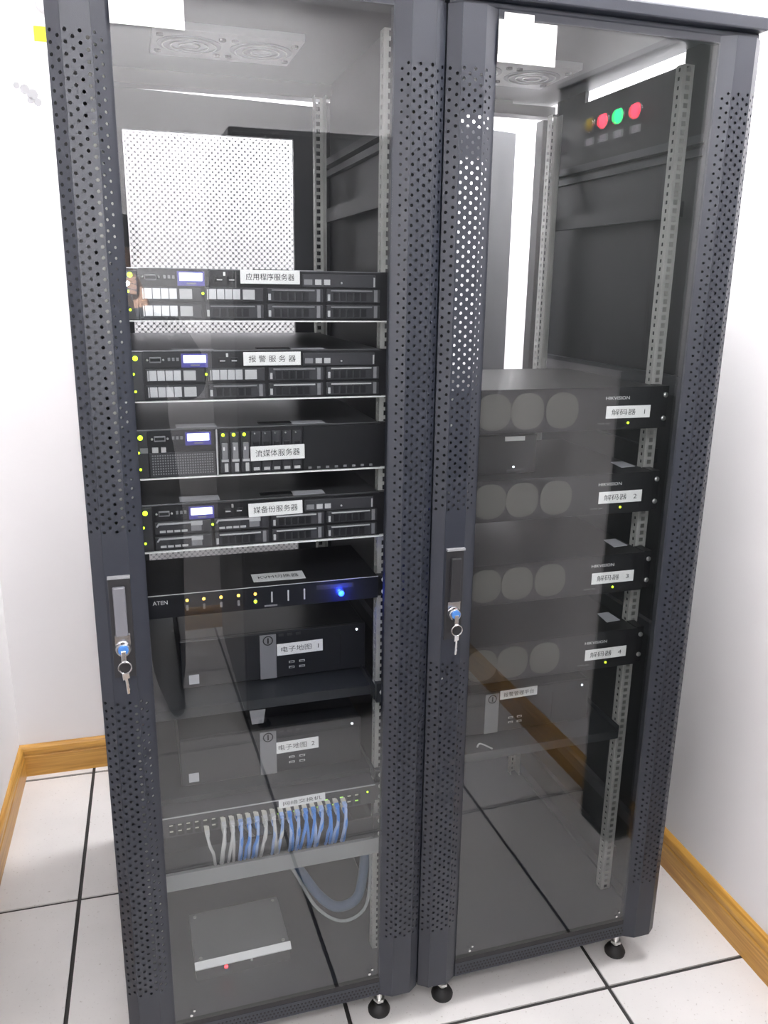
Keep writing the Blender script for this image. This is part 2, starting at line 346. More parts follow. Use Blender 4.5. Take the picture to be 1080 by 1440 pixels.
def stile(parent, mirror, gap):
    mb = MB(); f = (lambda x: 0.6-x) if mirror else (lambda x: x)
    regions = [(1.905, 1.150), (0.862, 0.222)] if gap else [(1.905, 0.222)]
    z_lo, z_hi = ZB+.004, ZT
    for (xa, ya), (xb, yb), n in ((PROF[0],PROF[1],2),(PROF[1],PROF[2],4),(PROF[2],PROF[3],3)):
        def P(u, v, xa=xa, ya=ya, xb=xb, yb=yb): return (f(xa+(xb-xa)*u), ya+(yb-ya)*u, v)
        for j in range(n):
            u0, u1 = j/n, (j+1)/n; top = z_hi
            blank = (n == 3 and j == 2)
            for (ra, rb) in regions:
                ra2 = ra-(j%2)*PITCH_H/2
                if blank: continue
                mb.quad(P(u0,ra2), P(u1,ra2), P(u1,top), P(u0,top))
                k = int((ra2-rb)/PITCH_H); z = ra2
                rr = HR/math.hypot(xb-xa, yb-ya)
                for _ in range(k):
                    cu, cv = (u0+u1)/2, z-PITCH_H/2
                    w_ = math.hypot(xb-xa, yb-ya)
                    def Q(a, b, cu=cu, cv=cv, w_=w_): return P(cu+(a)/w_, cv+b)
                    hw = (u1-u0)*w_/2
                    mb.holecell(Q, -hw, hw, -PITCH_H/2, PITCH_H/2, HR if n != 3 else HR*.85)
                    z -= PITCH_H
                top = z
            mb.quad(P(u0,z_lo), P(u1,z_lo), P(u1,top), P(u0,top))
    # returns: side flange and glass-side flange
    xo, xi = f(PROF[0][0]), f(PROF[3][0])
    mb.quad((xo,0,z_lo),(xo,.022,z_lo),(xo,.022,z_hi),(xo,0,z_hi)); mb.quad((xi,0,z_lo),(xi,.012,z_lo),(xi,.012,z_hi),(xi,0,z_hi))
    bm_o = mb.build('door_stile', 'rack', parent, solid=.0011)
    return bm_o

def rail_mesh(x_in, sgn, y, face=-1):
    """19-inch rail: perforated face flange (square holes) + perforated side flange"""
    mb = MB(); z0, p = 0.115, 0.015875; n = 117
    W = .024
    for i in range(n):
        za = z0+i*p
        mb.holecell(lambda u, v: (x_in+sgn*u, y, v), 0, W, za, za+p, .0046, 4)
        mb.holecell(lambda u, v: (x_in, y-face*u, v), 0, .022, za, za+p, .0036, 4)
    mb.quad((x_in+sgn*W, y, z0), (x_in+sgn*W, y-face*.03, z0), (x_in+sgn*W, y-face*.03, z0+n*p), (x_in+sgn*W, y, z0+n*p))
    return mb

def swing_handle(door, mat):
    h = B(.026, .062, -.0165, -.0145, .905, 1.085).build('handle_plate', 'handle_black', door, bevel=.001)
    q = MB(); q.box(.033, .053, -.0285, -.0205, .985, 1.072); q.box(.037, .049, -.0205, -.0165, 1.055, 1.068)
    q.build('swing_handle', mat, door, bevel=.003)
    B(.026, .062, -.022, -.0145, 1.085, 1.089).build('handle_cap', 'grey_plastic', door)
    q = MB().lathe((.0435, -.0145, .960), [(.0135,0),(.0135,-.012),(.011,-.016),(.001,-.016)], 'y', 20)
    q.box(.031, .056, -.0215, -.0165, .955, .984)
    q.build('lock_housing', 'chrome', door, smooth=True)
    MB().lathe((.0435, -.0302, .962), [(.0085,0),(.0085,-.004),(.001,-.005)], 'y', 16).build('lock_cap', 'blue_plastic', door, smooth=True)

def cabinet(x0, label, rear_open, handle_mat, closed_side, rail_y):
    c = thing('server_cabinet', label, 'server cabinet', (x0, 0, 0), 0)
    DEP = 0.80
    # base, header, top
    b = MB(); b.box(.004, .596, .002, .028, ZB, .118); b.box(.004, .596, DEP-.03, DEP-.004, ZB, .11); b.box(.004, .034, .028, DEP-.03, ZB, .11); b.box(.566, .596, .028, DEP-.03, ZB, .11)
    b.box(.034, .566, .028, DEP-.03, .095, .102); b.build('base_frame', 'rack', c)
    h = MB(); h.box(.001, .599, -.018, .030, 2.001, 2.023); h.box(.004, .596, .0, .03, 1.990, 2.001); h.build('front_header', 'rack', c, bevel=.003)
    tp = B(.002, .598, .03, DEP, 2.022, 2.030).build('top_cover', 'rack', c)
    B(.06, .54, .008, DEP-.06, 2.0305, 2.034).build('raised_deck', 'grey_plastic', tp)
    lv = MB()
    for i in range(30): 
        xx = .075+i*.0155
        lv.add([(xx,.01,2.0342),(xx+.006,.01,2.0342),(xx+.012,.05,2.0342),(xx+.006,.05,2.0342),(xx,.01,2.0375),(xx+.006,.01,2.0375),(xx+.012,.05,2.0375),(xx+.006,.05,2.0375)], [(0,3,2,1),(4,5,6,7),(0,1,5,4),(1,2,6,5),(2,3,7,6),(3,0,4,7)])
    lv.build('vent_louvre', 'lamp_frame', tp)
    # corner posts and top / side beams
    for xa, xb in ((.0025,.040),(.560,.5975)):
        B(xa, xb, .0225, .062, .118, 1.990).build('corner_post', 'rack_dark', c); B(xa, xb, DEP-.05, DEP-.012, .11, 1.982).build('corner_post', 'rack_dark', c)
    for xa, xb, s_ in ((.0025,.012,1),(.588,.5975,-1)):
        sp = B(xa, xb, .062, DEP-.05, .11, 1.995).build('side_panel', 'rack_dark', c)
        e = (lambda d, xa=xa, xb=xb, s_=s_: (xb, xb+d) if s_ > 0 else (xa-d, xa))
        for z0, z1, d in ((1.812,1.826,.014),(1.834,1.850,.020),(1.345,1.385,.016),(.80,.83,.014),(.30,.33,.014)):
            xx = e(d); B(xx[0], xx[1], .062, DEP-.05, z0, z1).build('side_beam', 'rear_paint', sp)
        for ya, yb in ((.062, .202), (.59, .73)) if s_ != closed_side else ((.062, .73),): B(xa, xb, ya, yb, 1.995, 2.022).build('top_bracket', 'rack_dark', sp)
    B(.006, .594, DEP-.05, DEP-.0005, 1.990, 2.015 if rear_open else 2.022).build('rear_top_rail', 'rack_dark', c)
    if rear_open: B(.006, .47, DEP-.05, DEP-.012, 2.015, 2.022).build('rear_top_filler', 'rack_dark', c)
    # rails
    for xi, s_ in ((.075,-1),(.525,1)):
        rail_mesh(xi, s_, rail_y).build('mounting_rail', 'galv', c, solid=.0016)
        rail_mesh(xi, s_, .655, 1).build('mounting_rail', 'galv', c, solid=.0016)
        xa, xb = (.040,.052) if s_ < 0 else (.548,.560)
        for zz in (.20,.70,1.20,1.70): B(min(xi+s_*.024,xa if s_<0 else xb), max(xi+s_*.024,xa if s_<0 else xb), rail_y+.003, .65, zz, zz+.03).build('rail_bracket', 'rack_dark', c)
    # fan tray in the top
    ft = B(.165, .447, .36, .555, 2.008, 2.0215).build('fan_tray', 'light_grey', c)
    for fx in (.236, .376):
        MB().cyl((fx, .455, 2.0062), .062, .0015, 'z', 28).build('fan_opening', 'grey_plastic', ft)
        for rr in (.020, .036, .052): MB().torus((fx, .455, 2.0045), rr, .0015, 'z', 24, 6).build('fan_guard_ring', 'zinc', ft, smooth=True)
        for sx in (-1,1):
            for sy in (-1,1): MB().cyl((fx+sx*.058, .455+sy*.058, 2.004), .007, .004, 'z', 10).build('fan_screw', 'slot', ft)
    # feet
    for fx in (.075,.525):
        for fy in (.015+.02, DEP-.05):
            f = MB().cyl((fx, fy, .016), .0075, ZB-.012, 'z', 12).build('levelling_foot', 'zinc', c, smooth=True)
            MB().lathe((fx, fy, 0.0), [(.024,0),(.025,.006),(.020,.016),(.012,.021),(.011,.024)], 'z', 20).build('foot_pad', 'rubber', f, smooth=True)
            MB().cyl((fx, fy, .030), .013, .006, 'z', 6).build('lock_nut', 'zinc', f)
    # front door
    door = B(.088, .512, -.004, .016, ZB+.006, .118).build('front_door', 'rack', c); B(.088, .512, -.002, .012, 1.978, 1.990).build('top_rail', 'rack', door)
    stile(door, False, True); stile(door, True, False)
    B(.088, .512, YG+.0005, .006, .118, .130).build('glass_gasket', 'rubber', door)
    B(.0875, .5125, YG, .001, .130, 1.979).build('glass_pane', 'glass', door)
    pr = MB()
    for i in range(54):
        for j in range(3): pr.cyl((.094+i*.0078+(j%2)*.0039, -.0046, .092+j*.008), .0022, .0005, 'y', 6)
    o_ = pr.build('rail_perforation', 'slot', door); o_['kind'] = 'stuff'
    swing_handle(door, handle_mat)
    st = MB(); st.box(.088, .192, YG-.0012, YG-.0006, 1.913, 1.975); st.box(.097, .150, YG-.0010, YG-.0005, 1.975, 1.986)
    o_ = st.build('paper_notice', 'paper', door); o_['label'] = 'blank white paper taped to the top corner of the glass'
    for bx in (.12, .49):
        q = MB(); q.cyl((bx, -.0062, .146), .003, .002, 'y', 8); q.cyl((bx+.006, -.0062, .156), .0025, .002, 'y', 8); q.build('glass_clip', 'chrome', door)
    # rear door
    rd = MB(); z0, z1 = .11, 1.978; a, bX, pz0, pz1 = .091, .495, .828, 1.903
    rd.box(0, a, 0, .018, z0, z1); rd.box(bX, .580, 0, .018, z0, z1); rd.box(a, bX, 0, .018, pz1, z1); rd.box(a, bX, 0, .018, z0, pz0)
    rdo = rd.build('rear_door', 'rear_paint', c)
    rdo.location = (.012, DEP, 0)
    MB().add([(0,0,1.978),(.58,0,1.978),(.58,0,1.980),(0,0,1.993 if not rear_open else 1.984),(0,.018,1.978),(.58,.018,1.978),(.58,.018,1.980),(0,.018,1.993 if not rear_open else 1.984)], [(0,1,2,3),(5,4,7,6),(3,2,6,7),(0,3,7,4),(1,5,6,2)]).build('door_cap', 'rear_paint', rdo)
    pm = MB(); s_ = .0072; rr = .00505; nx = int((bX-a)/s_)-1; nz = int((pz1-pz0)/s_)-1
    ox, oz = a+((bX-a)-(nx)*s_)/2, pz0+((pz1-pz0)-nz*s_)/2
    for i in range(nx+1):
        for j in range(nz+1):
            if (i+j) % 2: continue
            cx, cz = ox+i*s_, oz+j*s_
            lo = lambda vx, vz: (min(max(vx, a-.001), bX+.001), .009, min(max(vz, pz0-.001), pz1+.001))
            k8 = [(s_,0),(s_/2,s_/2),(0,s_),(-s_/2,s_/2),(-s_,0),(-s_/2,-s_/2),(0,-s_),(s_/2,-s_/2)]
            vv = [lo(cx+p, cz+q) for p, q in k8] + [(cx+rr*math.cos(math.pi*k/4), .009, cz+rr*math.sin(math.pi*k/4)) for k in range(8)]
            pm.add(vv, [(k,(k+1)%8,8+(k+1)%8,8+k) for k in range(8)])
    pm.build('perforated_sheet', 'sheet_grey', rdo)
    if rear_open: rdo.rotation_euler.z = math.radians(14.1)
    return c, door

cabL, doorL = cabinet(0.0, 'left black server cabinet holding labelled servers behind a glass door', False, 'handle_grey', -1, .092)
cabR, doorR = cabinet(0.6, 'right black server cabinet holding four decoders behind a glass door', True, 'handle_black', 1, .116)

def key(label, x0, ang):
    t = thing('door_key', label, 'key', (x0+.0435, -.036, .952), 0, 'keys in the cabinet locks')
    MB().torus((.001, -.002, -.020), .0105, .0013, 'y', 22, 6).build('key_ring', 'chrome', t, smooth=True)
    q = MB(); q.box(-.004, .004, -.001, .001, -.012, .010); q.build('inserted_key_bow', 'chrome', t, bevel=.0008)
    k = MB(); k.box(-.006, .006, -.001, .001, -.012, 0); k.box(-.0022, .0022, -.001, .001, -.040, -.012); k.box(.0022, .0034, -.001, .001, -.034, -.030); k.box(.0022, .0030, -.001, .001, -.026, -.022)
    ko = k.build('key_blade', 'chrome', t, bevel=.0005); ko.location = (.001, -.002, -.029); ko.rotation_euler = (0, ang, .5)
key('silver key hanging from the lock of the left cabinet', 0.0, -.08); key('silver key hanging from the lock of the right cabinet', 0.6, .05)

# ------------------------------------------------------------------ rack devices (local x from the cabinet's left side, z from the device's underside)
YF = 0.070
def led(parent, x, z, mat, r=.0026, y=YF, name='status_led'):
    return MB().lathe((x, y, z), [(r,0),(r,-.0012),(r*.6,-.0022),(.0002,-.0025)], 'y', 10).build(name, mat, parent, smooth=True)
def screw(parent, x, z, y=YF+.010):
    return MB().lathe((x, y, z), [(.0052,0),(.0052,-.0025),(.0035,-.004),(.0003,-.0042)], 'y', 12).build('rack_screw', 'zinc', parent, smooth=True)
def ears(parent, h, mat='face', sc=True, yb=.0915):
    for a, b in ((.0587,.078),(.522,.5413)):
        e = B(a, b, YF+.008, yb, .001, h-.001).build('mounting_ear', mat, parent)
    if sc:
        for sx in (.066, .534):
            for sz in ((h*.22, h*.78) if h > .03 else (h/2,)): screw(parent, sx, sz, YF+.0078)

def carrier(parent, x, z, w_, h_, kind):
    """horizontal disk carrier: tray, ribs, latch"""
    body = B(x, x+w_, YF-.001, YF+.012, z, z+h_).build('drive_carrier', 'bezel', parent, bevel=.0008)
    if kind == 'silver':
        for i in range(4): B(x+.006+i*.0132, x+.0178+i*.0132, YF-.0055, YF-.001, z+.0035, z+h_-.0025).build('carrier_rib', 'silver', body)
        B(x+.062, x+.082, YF-.0050, YF-.001, z+.0035, z+h_-.003).build('carrier_latch', 'light_grey', body)
        B(x+.003, x+.0048, YF-.004, YF-.001, z+.003, z+h_-.003).build('carrier_rib', 'silver', body)
    elif kind == 'edge':
        q = MB(); q.add([(x+.002,YF-.004,z+h_-.007),(x+.006,YF-.004,z+h_-.001),(x+.062,YF-.004,z+h_-.001),(x+.062,YF-.004,z+h_-.004),(x+.0075,YF-.004,z+h_-.004),(x+.004,YF-.004,z+h_-.008)], [(0,5,4,1),(1,4,3,2)])
        q.build('carrier_rim', 'silver', body, solid=.002)
        for i in range(4): B(x+.008+i*.0125, x+.018+i*.0125, YF-.003, YF-.001, z+.0035, z+.007).build('carrier_rib', 'light_grey', body)
        B(x+.062, x+.082, YF-.0045, YF-.001, z+h_-.008, z+h_-.001).build('carrier_latch', 'silver', body)
        B(x+.062, x+.080, YF-.0035, YF-.001, z+.004, z+h_-.008).build('carrier_latch', 'grey_plastic', body)
    else:
        for i in range(5): B(x+.012+i*.0125, x+.0215+i*.0125, YF-.0028, YF-.001, z+.003, z+h_-.006).build('carrier_rib', 'face', body)
        B(x+.008, x+.082, YF-.0035, YF-.001, z+h_-.004, z+h_-.0018).build('carrier_rim', 'light_grey' if kind == 'blank_lit' else 'grey_plastic', body)  # blank_lit: light on the rim's top edge put in as paler plastic
        B(x+.002, x+.006, YF-.0035, YF-.001, z+.003, z+h_*.6).build('carrier_latch', 'light_grey', body)
        B(x+.086, x+.092, YF-.002, YF-.001, z+.001, z+h_-.001).build('carrier_rib', 'grey_plastic', body)
    return body

def server_base(label, z, lab, labx, txt_sp=1.0, front_style='drives', kinds=None):
    t = thing('rack_server', label, 'server', (0, 0, z), 0, 'rack servers in the left cabinet'); H = .0866
    B(.078, .522, YF+.004, .60, .0015, H-.0025).build('chassis', 'face', t)
    l_ = B(.080, .520, YF+.012, .60, H-.0025, H-.0008).build('lid', 'lid', t)
    B(.30, .36, YF+.03, YF+.05, H-.0008, H+.0004).build('lid_latch', 'slot', l_)
    B(.155, .225, YF+.02, YF+.055, H-.0008, H-.0003).build('lid_sticker', 'card', l_); B(.36, .42, YF+.02, YF+.05, H-.0008, H-.0003).build('lid_sticker', 'card', l_)
    B(.0587, .5413, YF-.002, YF+.010, 0, .0022).build('bottom_lip', 'bright_edge', t)
    ears(t, H, sc=False)
    B(.080, .105, YF, YF+.004, .003, H-.003).build('control_ear', 'bezel', t, bevel=.001)
    led(t, .0935, .074, 'led_green', .0042); led(t, .0895, .048, 'led_green', .002); led(t, .091, .019, 'led_green', .002)
    # control strip
    B(.107, .222, YF+.001, YF+.004, .058, .085).build('control_panel', 'face', t)
    for xx in (.1125, .1385): led(t, xx, .071, 'zinc', .002, name='port_screw')
    p_ = B(.116, .135, YF-.001, YF+.001, .066, .076).build('vga_port', 'grey_plastic', t, bevel=.001)
    B(.1175, .1335, YF-.0013, YF-.001, .0685, .0735).build('port_opening', 'slot', p_)
    for xx in (.146, .153, .160): B(xx, xx+.004, YF-.001, YF+.001, .069, .0745).build('panel_button', 'grey_plastic', t)
    lc = B(.168, .212, YF-.001, YF+.001, .058, .081).build('lcd_bezel', 'lcd_frame', t)
    B(.1715, .2085, YF-.0018, YF-.001, .066, .0785).build('lcd_screen', 'lcd', lc)
    B(.183, .198, YF-.0018, YF-.001, .0605, .0630).build('lcd_keys', 'grey_plastic', lc)
    if front_style == 'drives':
        for xx in (.230, .250):
            u_ = B(xx, xx+.013, YF-.001, YF+.004, .066, .0735).build('usb_port', 'slot', t); B(xx+.002, xx+.011, YF-.0013, YF-.001, .0675, .0695).build('port_tongue', 'light_grey', u_)
        B(.243, .2465, YF-.001, YF+.002, .075, .081).build('lid_screw', 'zinc', t)
        od = B(.377, .508, YF, YF+.004, .058, .080).build('optical_drive', 'bezel', t, bevel=.001)
        for xx, ww, mt in ((.380,.014,'grey_plastic'),(.399,.011,'light_grey'),(.4145,.011,'light_grey')): B(xx, xx+ww, YF-.0016, YF, .0625, .0715).build('drive_button', mt, od)
        B(.504, .5065, YF-.0016, YF, .060, .076).build('drive_edge', 'light_grey', od); led(t, .446, .066, 'zinc', .0018)
        for r_, zz in ((0, .0335), (1, .0060)):
            for c_ in range(4): carrier(t, .1085+c_*.1035, zz, .097, .0225, kinds[r_][c_])
        led(t, .2085, .046, 'led_green', .002)
    else:
        for xx, ww in ((.092,.013),(.112,.010),(.127,.008)): B(xx, xx+ww, YF-.001, YF+.004, .047, .056).build('panel_button', 'light_grey' if ww < .013 else 'grey_plastic', t)
        gr = B(.107, .219, YF+.001, YF+.004, .004, .046).build('intake_grille', 'bezel', t)
        hl = MB()
        for i in range(25):
            for j in range(8): hl.box(.111+i*.0042, .1134+i*.0042, YF+.0003, YF+.001, .008+j*.0046, .0104+j*.0046)
        o_ = hl.build('grille_mesh', 'grey_plastic', gr); o_['kind'] = 'stuff'
        B(.220, .2225, YF-.003, YF+.004, .003, .084).build('divider', 'light_grey', t)
        for k in range(8):
            xx = .2265+k*.0184; lit = k < 3
            b_ = B(xx, xx+.0162, YF-.001, YF+.006, .006, .078).build('drive_carrier', 'bezel', t, bevel=.0006)
            B(xx+.003, xx+.0132, YF-.005, YF-.001, .030, .060).build('carrier_handle', 'grey_plastic' if lit else 'face', b_, bevel=.001)
            B(xx+.002, xx+.0142, YF-.0056, YF-.001, .0265, .0305).build('carrier_latch', 'light_grey' if lit else 'grey_plastic', b_)
            if lit:
                B(xx+.007, xx+.0132, YF-.003, YF-.001, .008, .023).build('carrier_rib', 'light_grey', b_); led(b_, xx+.006, .074, 'led_green', .0028, YF-.001); B(xx+.005, xx+.008, YF-.0056, YF-.005, .047, .053).build('carrier_mark', 'white_ink', b_)
            else:
                B(xx+.003, xx+.0135, YF-.003, YF-.001, .0085, .0135).build('carrier_rib', 'light_grey', b_); led(b_, xx+.006, .0745, 'zinc', .0016, YF-.001)
        bl = B(.376, .515, YF, YF+.004, .005, .083).build('blank_panel', 'face', t)
        for i in range(8): B(.384+i*.0165, .390+i*.0165, YF-.001, YF, .006, .010).build('panel_clip', 'grey_plastic', bl)
    name_label(t, lab, labx[0], labx[1], labx[2], labx[3], YF-(.001 if front_style == 'drives' else .0060), tilt=labx[4])
    return t
S1, S2, S3, S4 = 1.4960, 1.3625, 1.2290, 1.0957
server_base('topmost rack server, with bright silver drive carriers on its left side', S1, '应用程序服务器', (.271,.372,.063,.0855,0), kinds=(('silver','silver','blank','blank'),('silver','blank','blank','blank')))
server_base('second rack server from the top, labelled alarm server', S2, '报 警 服 务 器', (.272,.372,.060,.083,-.003), kinds=(('silver','silver','blank','blank_lit'),('silver','blank','blank_lit','blank_lit')))
server_base('third rack server from the top, with slim upright drive carriers', S3, '流媒体服务器', (.279,.376,.027,.053,-.012), front_style='slim')
server_base('lowest rack server, above the black keyboard switch', S4, '媒备份服务器', (.273,.372,.056,.081,-.014), kinds=(('edge','edge','blank_lit','blank_lit'),('edge','blank_lit','blank_lit','blank_lit')))

# KVM switch
t = thing('kvm_switch', 'slim black switch with a row of orange lights and a blue light', 'switch', (0, 0, .970)); H = .0437
B(.080, .520, YF+.006, .28, .001, H).build('chassis', 'face', t); B(.080, .520, YF, YF+.006, .0005, H+.0006).build('front_panel', 'pc_face', t, bevel=.0008); ears(t, H)
B(.080, .520, YF-.0006, YF+.001, H+.0004, H+.0014).build('panel_edge', 'light_grey', t)
text('brand_lettering', 'ATEN', t, 'white_ink', .012, (.1095, YF-.0008, .031), width=.026, height=.0075)
for i, xx in enumerate((.157,.187,.218,.250,.281)):
    o_ = MB().lathe((xx, YF, .0315), [(.0026,0),(.0026,-.0012),(.0002,-.0018)], 'y', 10).build('status_led', 'led_orange', t, smooth=True)
    B(xx-.002, xx+.002, YF-.0012, YF, .012, .022).build('port_button', 'grey_plastic', t)
led(t, .281, .0165, 'led_green', .003)
for xx in (.312,.343,.374): B(xx-.0014, xx+.0014, YF-.001, YF, .012, .033).build('port_button', 'light_grey', t)
B(.298, .322, YF-.001, YF, .004, .007).build('panel_mark', 'grey_plastic', t)
led(t, .446, .0165, 'led_blue', .0058)
bl = bpy.data.lights.new('blue_led_light', 'POINT'); bl.color = (0.02, 0.06, 1.0); bl.energy = 0.22; bl.shadow_soft_size = 0.003
blo = bpy.data.objects.new('blue_led_light', bl); COL.objects.link(blo); blo.location = (.446, YF-.014, .970+.0165)
B(.398, .470, YF-.0006, YF, .028, .037).build('model_plate', 'bezel', t)
p = B(-.05, .05, -.022, .022, -.0004, 0).build('name_label', 'paper', t); p.location = (.333, .118, H+.0012); p.rotation_euler = (.0, 0, -.02); p['label'] = 'white sticker with black lettering lying on the lid'
text('lettering', 'KVM切换器', p, 'ink', .02, (0, 0, .0003), width=.078, height=.018, rot=(0,0,0))

def shelf(x0, label, z, yfront, with_ears=True, lip=.020):
    t = thing('rack_shelf', label, 'shelf', (x0, 0, z), 0, 'shelves carrying desktop computers')
    B(.080, .520, yfront, .62, -.0025, 0).build('shelf_plate', 'shelf', t)
    B(.080, .520, yfront-.002, yfront, -lip, .001).build('front_lip', 'shelf', t, bevel=.0006)
    for a, b in ((.0775,.080),(.520,.5225)): B(a, b, yfront, .62, -lip, .012).build('side_lip', 'shelf', t)
    if not with_ears: return t
    for a, b in ((.0587,.0775),(.5225,.5413)): B(a, b, .079, .0915, -lip-.001, lip+.001).build('mounting_ear', 'shelf', t)
    for a, b in ((.0765,.0795),(.5205,.5235)): B(a, b, .0915, yfront+.02, -lip, .012).build('ear_arm', 'shelf', t)
    for sx in (.066,.534): screw(t, sx, .002, .0788)
    return t
def desktop(x0, label, z, y, xs, lab, sx, labx, tag_sticker=True):
    """slim desktop computer lying on its side"""
    t = thing('desktop_computer', label, 'computer', (x0, y, z), 0, 'desktop computers on shelves'); x_0, x_1 = xs; H = .108
    B(x_0, x_1, .010, .36, .006, H).build('case', 'pc_face', t, bevel=.003)
    B(x_0-.001, x_1+.001, 0, .010, .006, H+.001).build('front_panel', 'pc_face', t, bevel=.002)
    for a in (x_0+.02, x_1-.04):
        for b in (.02, .31): MB().cyl((a+.01, b+.01, 0), .010, .006, 'z', 12).build('rubber_foot', 'rubber', t)
    st = B(sx, sx+.034, -.002, 0, .006, H-.003).build('accent_strip', 'grey_plastic', t, bevel=.0008)
    MB().torus((sx+.017, -.0022, .092), .0095, .0011, 'y', 22, 6).build('emblem_ring', 'slot', st, smooth=True); B(sx+.0155, sx+.0185, -.0028, -.0018, .086, .098).build('emblem_bar', 'slot', st)
    name_label(t, lab, *labx, -.0002, tilt=-.012)
    for i in range(3): B(sx+.040+i*.018, sx+.050+i*.018, -.0006, 0, .098, .1035).build('panel_mark', 'bezel', t)
    for i in range(2):
        for j in range(2): 
            u_ = B(sx+.060+i*.022, sx+.072+i*.022, -.0008, 0, .024+j*.012, .0285+j*.012).build('usb_port', 'light_grey', t)
            B(sx+.062+i*.022, sx+.070+i*.022, -.0012, -.0008, .0252+j*.012, .0272+j*.012).build('port_opening', 'slot', u_)
    led(t, x_1-.018, .096, 'led_white', .0024, 0)
    if tag_sticker: B(x_0+.014, x_0+.034, -.0008, 0, .014, .034).build('licence_sticker', 'card', t)
    o_ = B(sx+.17, sx+.1725, -.001, 0, .02, .09).build('panel_groove', 'slot', t)
    return t
shelf(0, 'upper shelf in the left cabinet, under the desktop computer labelled 1', .758, .118)
desktop(0, 'black desktop computer labelled 1 on the upper shelf of the left cabinet', .7585, .190, (.145,.528), '电子地图  1', .3035, (.339,.436,.056,.082))
o = tag(MB().add([(-.016,0,0),(.016,0,0),(.011,-.001,-.030),(-.012,-.001,-.030)], [(0,3,2,1)]).build('hanging_tag', 'grey_plastic', solid=.001), 'small grey tag hanging from the front lip of the upper shelf', 'tag'); o.location = (.285, .1145, .737)
shelf(0, 'lower shelf in the left cabinet, under the desktop computer labelled 2', .5665, .112, True, .011)
desktop(0, 'black desktop computer labelled 2 on the lower shelf of the left cabinet', .5670, .138, (.132,.505), '电子地图  2', .291, (.321,.414,.051,.077))
shelf(.6, 'shelf in the right cabinet under a desktop computer, below the decoders', .566, .105, False)
desktop(.6, 'black desktop computer on the shelf in the right cabinet', .5665, .165, (.100,.470), '报警管理平台', .206, (.242,.335,.088,.110), False)
o = tag(MB().tube([(0,0,.003),(.012,.01,.004),(.03,-.015,.003)], .0018).build('white_cable_end', 'cable_white', smooth=True), 'short white cable end lying on the shelf in the right cabinet', 'cable'); o.location = (.772, .122, .566)

# network switch
SZ = .5085
t = thing('network_switch', 'slim dark network switch full of patch cables near the bottom of left cabinet', 'network switch', (0, 0, SZ)); H = .0437
B(.080, .520, YF+.006, .30, .001, H).build('chassis', 'bezel', t); B(.080, .520, YF, YF+.006, .0005, H).build('front_panel', 'bezel', t, bevel=.0008); ears(t, H, 'bezel')
B(.080, .520, YF-.0008, YF+.002, H-.0005, H+.0007).build('panel_edge', 'light_grey', t)
PX = [.100+i*.0163 for i in range(24)]
for i, px in enumerate(PX):
    for j in range(2):
        pt = B(px, px+.0128, YF-.0008, YF+.001, .0045+j*.0135, .0155+j*.0135).build('port', 'slot', t)
        B(px+.001, px+.008, YF-.0013, YF-.0008, .0130+j*.0135, .0156+j*.0135).build('port_led', 'led_dim' if (i*7+j*3) % 5 < 2 and i > 11 else 'plug', pt)
led(t, .503, .030, 'led_green', .0018)
p = name_label(t, '网络交换机', .316, .412, .0275, .0465, YF-.0016, tilt=-.02); 

# cable manager bar
t = thing('cable_manager', 'grey horizontal cable bar under the network switch', 'cable bar', (0, 0, .418)); 
q = MB(); q.box(.084, .518, .028, .031, 0, .036); q.box(.084, .518, .031, .080, 0, .002); q.build('trough', 'bar', t, bevel=.0008)
B(.080, .520, .080, .084, -.003, .050).build('back_plate', 'shelf', t)
for a, b in ((.0587,.080),(.520,.5413)): B(a, b, .0785, .0915, -.003, .050).build('mounting_ear', 'shelf', t)
for sx in (.066,.534):
    for sz in (.008,.040): screw(t, sx, sz, .0782)

# patch cables
def patch(px, row, mat, label, group, sag, lean):
    z = SZ+.0100+row*.0135; r_ = .0031
    t = thing('patch_cable', label, 'cable', (px, YF, z), 0, group)
    c_ = MB().tube([(0,-.014,0),(0,-.030,-.004),(lean*.3,-.034,-.022),(lean*.8,-.024-.004*row,-.045-row*.01),(lean,-.016,-.070-row*.012),(lean*1.1,-.008,-.082-row*.013)], r_, 7, 4).build('cable_sheath', mat, t, smooth=True)
    B(-.0048,.0048,-.014,.006,-.0036,.0036).build('plug', 'plug', t, bevel=.0006); B(-.0042,.0042,-.026,-.014,-.0036,.0036).build('plug_boot', mat, t, bevel=.0008)
ORD = ['first','second','third','fourth','fifth','sixth','seventh','eighth','ninth','tenth','eleventh','twelfth','thirteenth','fourteenth','fifteenth','sixteenth','seventeenth','eighteenth','nineteenth','twentieth']
def bundle(cols, rows, mats, what, group):
    n = 0
    for i in cols:
        for row in rows:
            patch(PX[i]+.0064, row, mats[n % len(mats)], '%s, %s from the left' % (what, ORD[n]), group, 0, random.uniform(-.010,.006)); n += 1
patch(PX[4]+.0064, 0, 'cable_white', 'single pale grey patch cable hanging alone left of the bundles', 'patch cables in the network switch', 0, .012)
bundle((6,7), (0,1), ('cable_white',), 'pale grey patch cable left of the first blue bundle', 'patch cables in the network switch')
bundle((8,9,10), (0,1), ('cable_blue','cable_pale'), 'blue patch cable in the narrow left bundle', 'patch cables in the network switch')
bundle((11,12,13), (0,1), ('cable_white','cable_white','cable_pale'), 'pale patch cable between the two blue bundles', 'patch cables in the network switch')
bundle(range(14,22), (0,1), ('cable_pale','cable_blue','cable_blue'), 'blue patch cable in the wide right bundle', 'patch cables in the network switch')

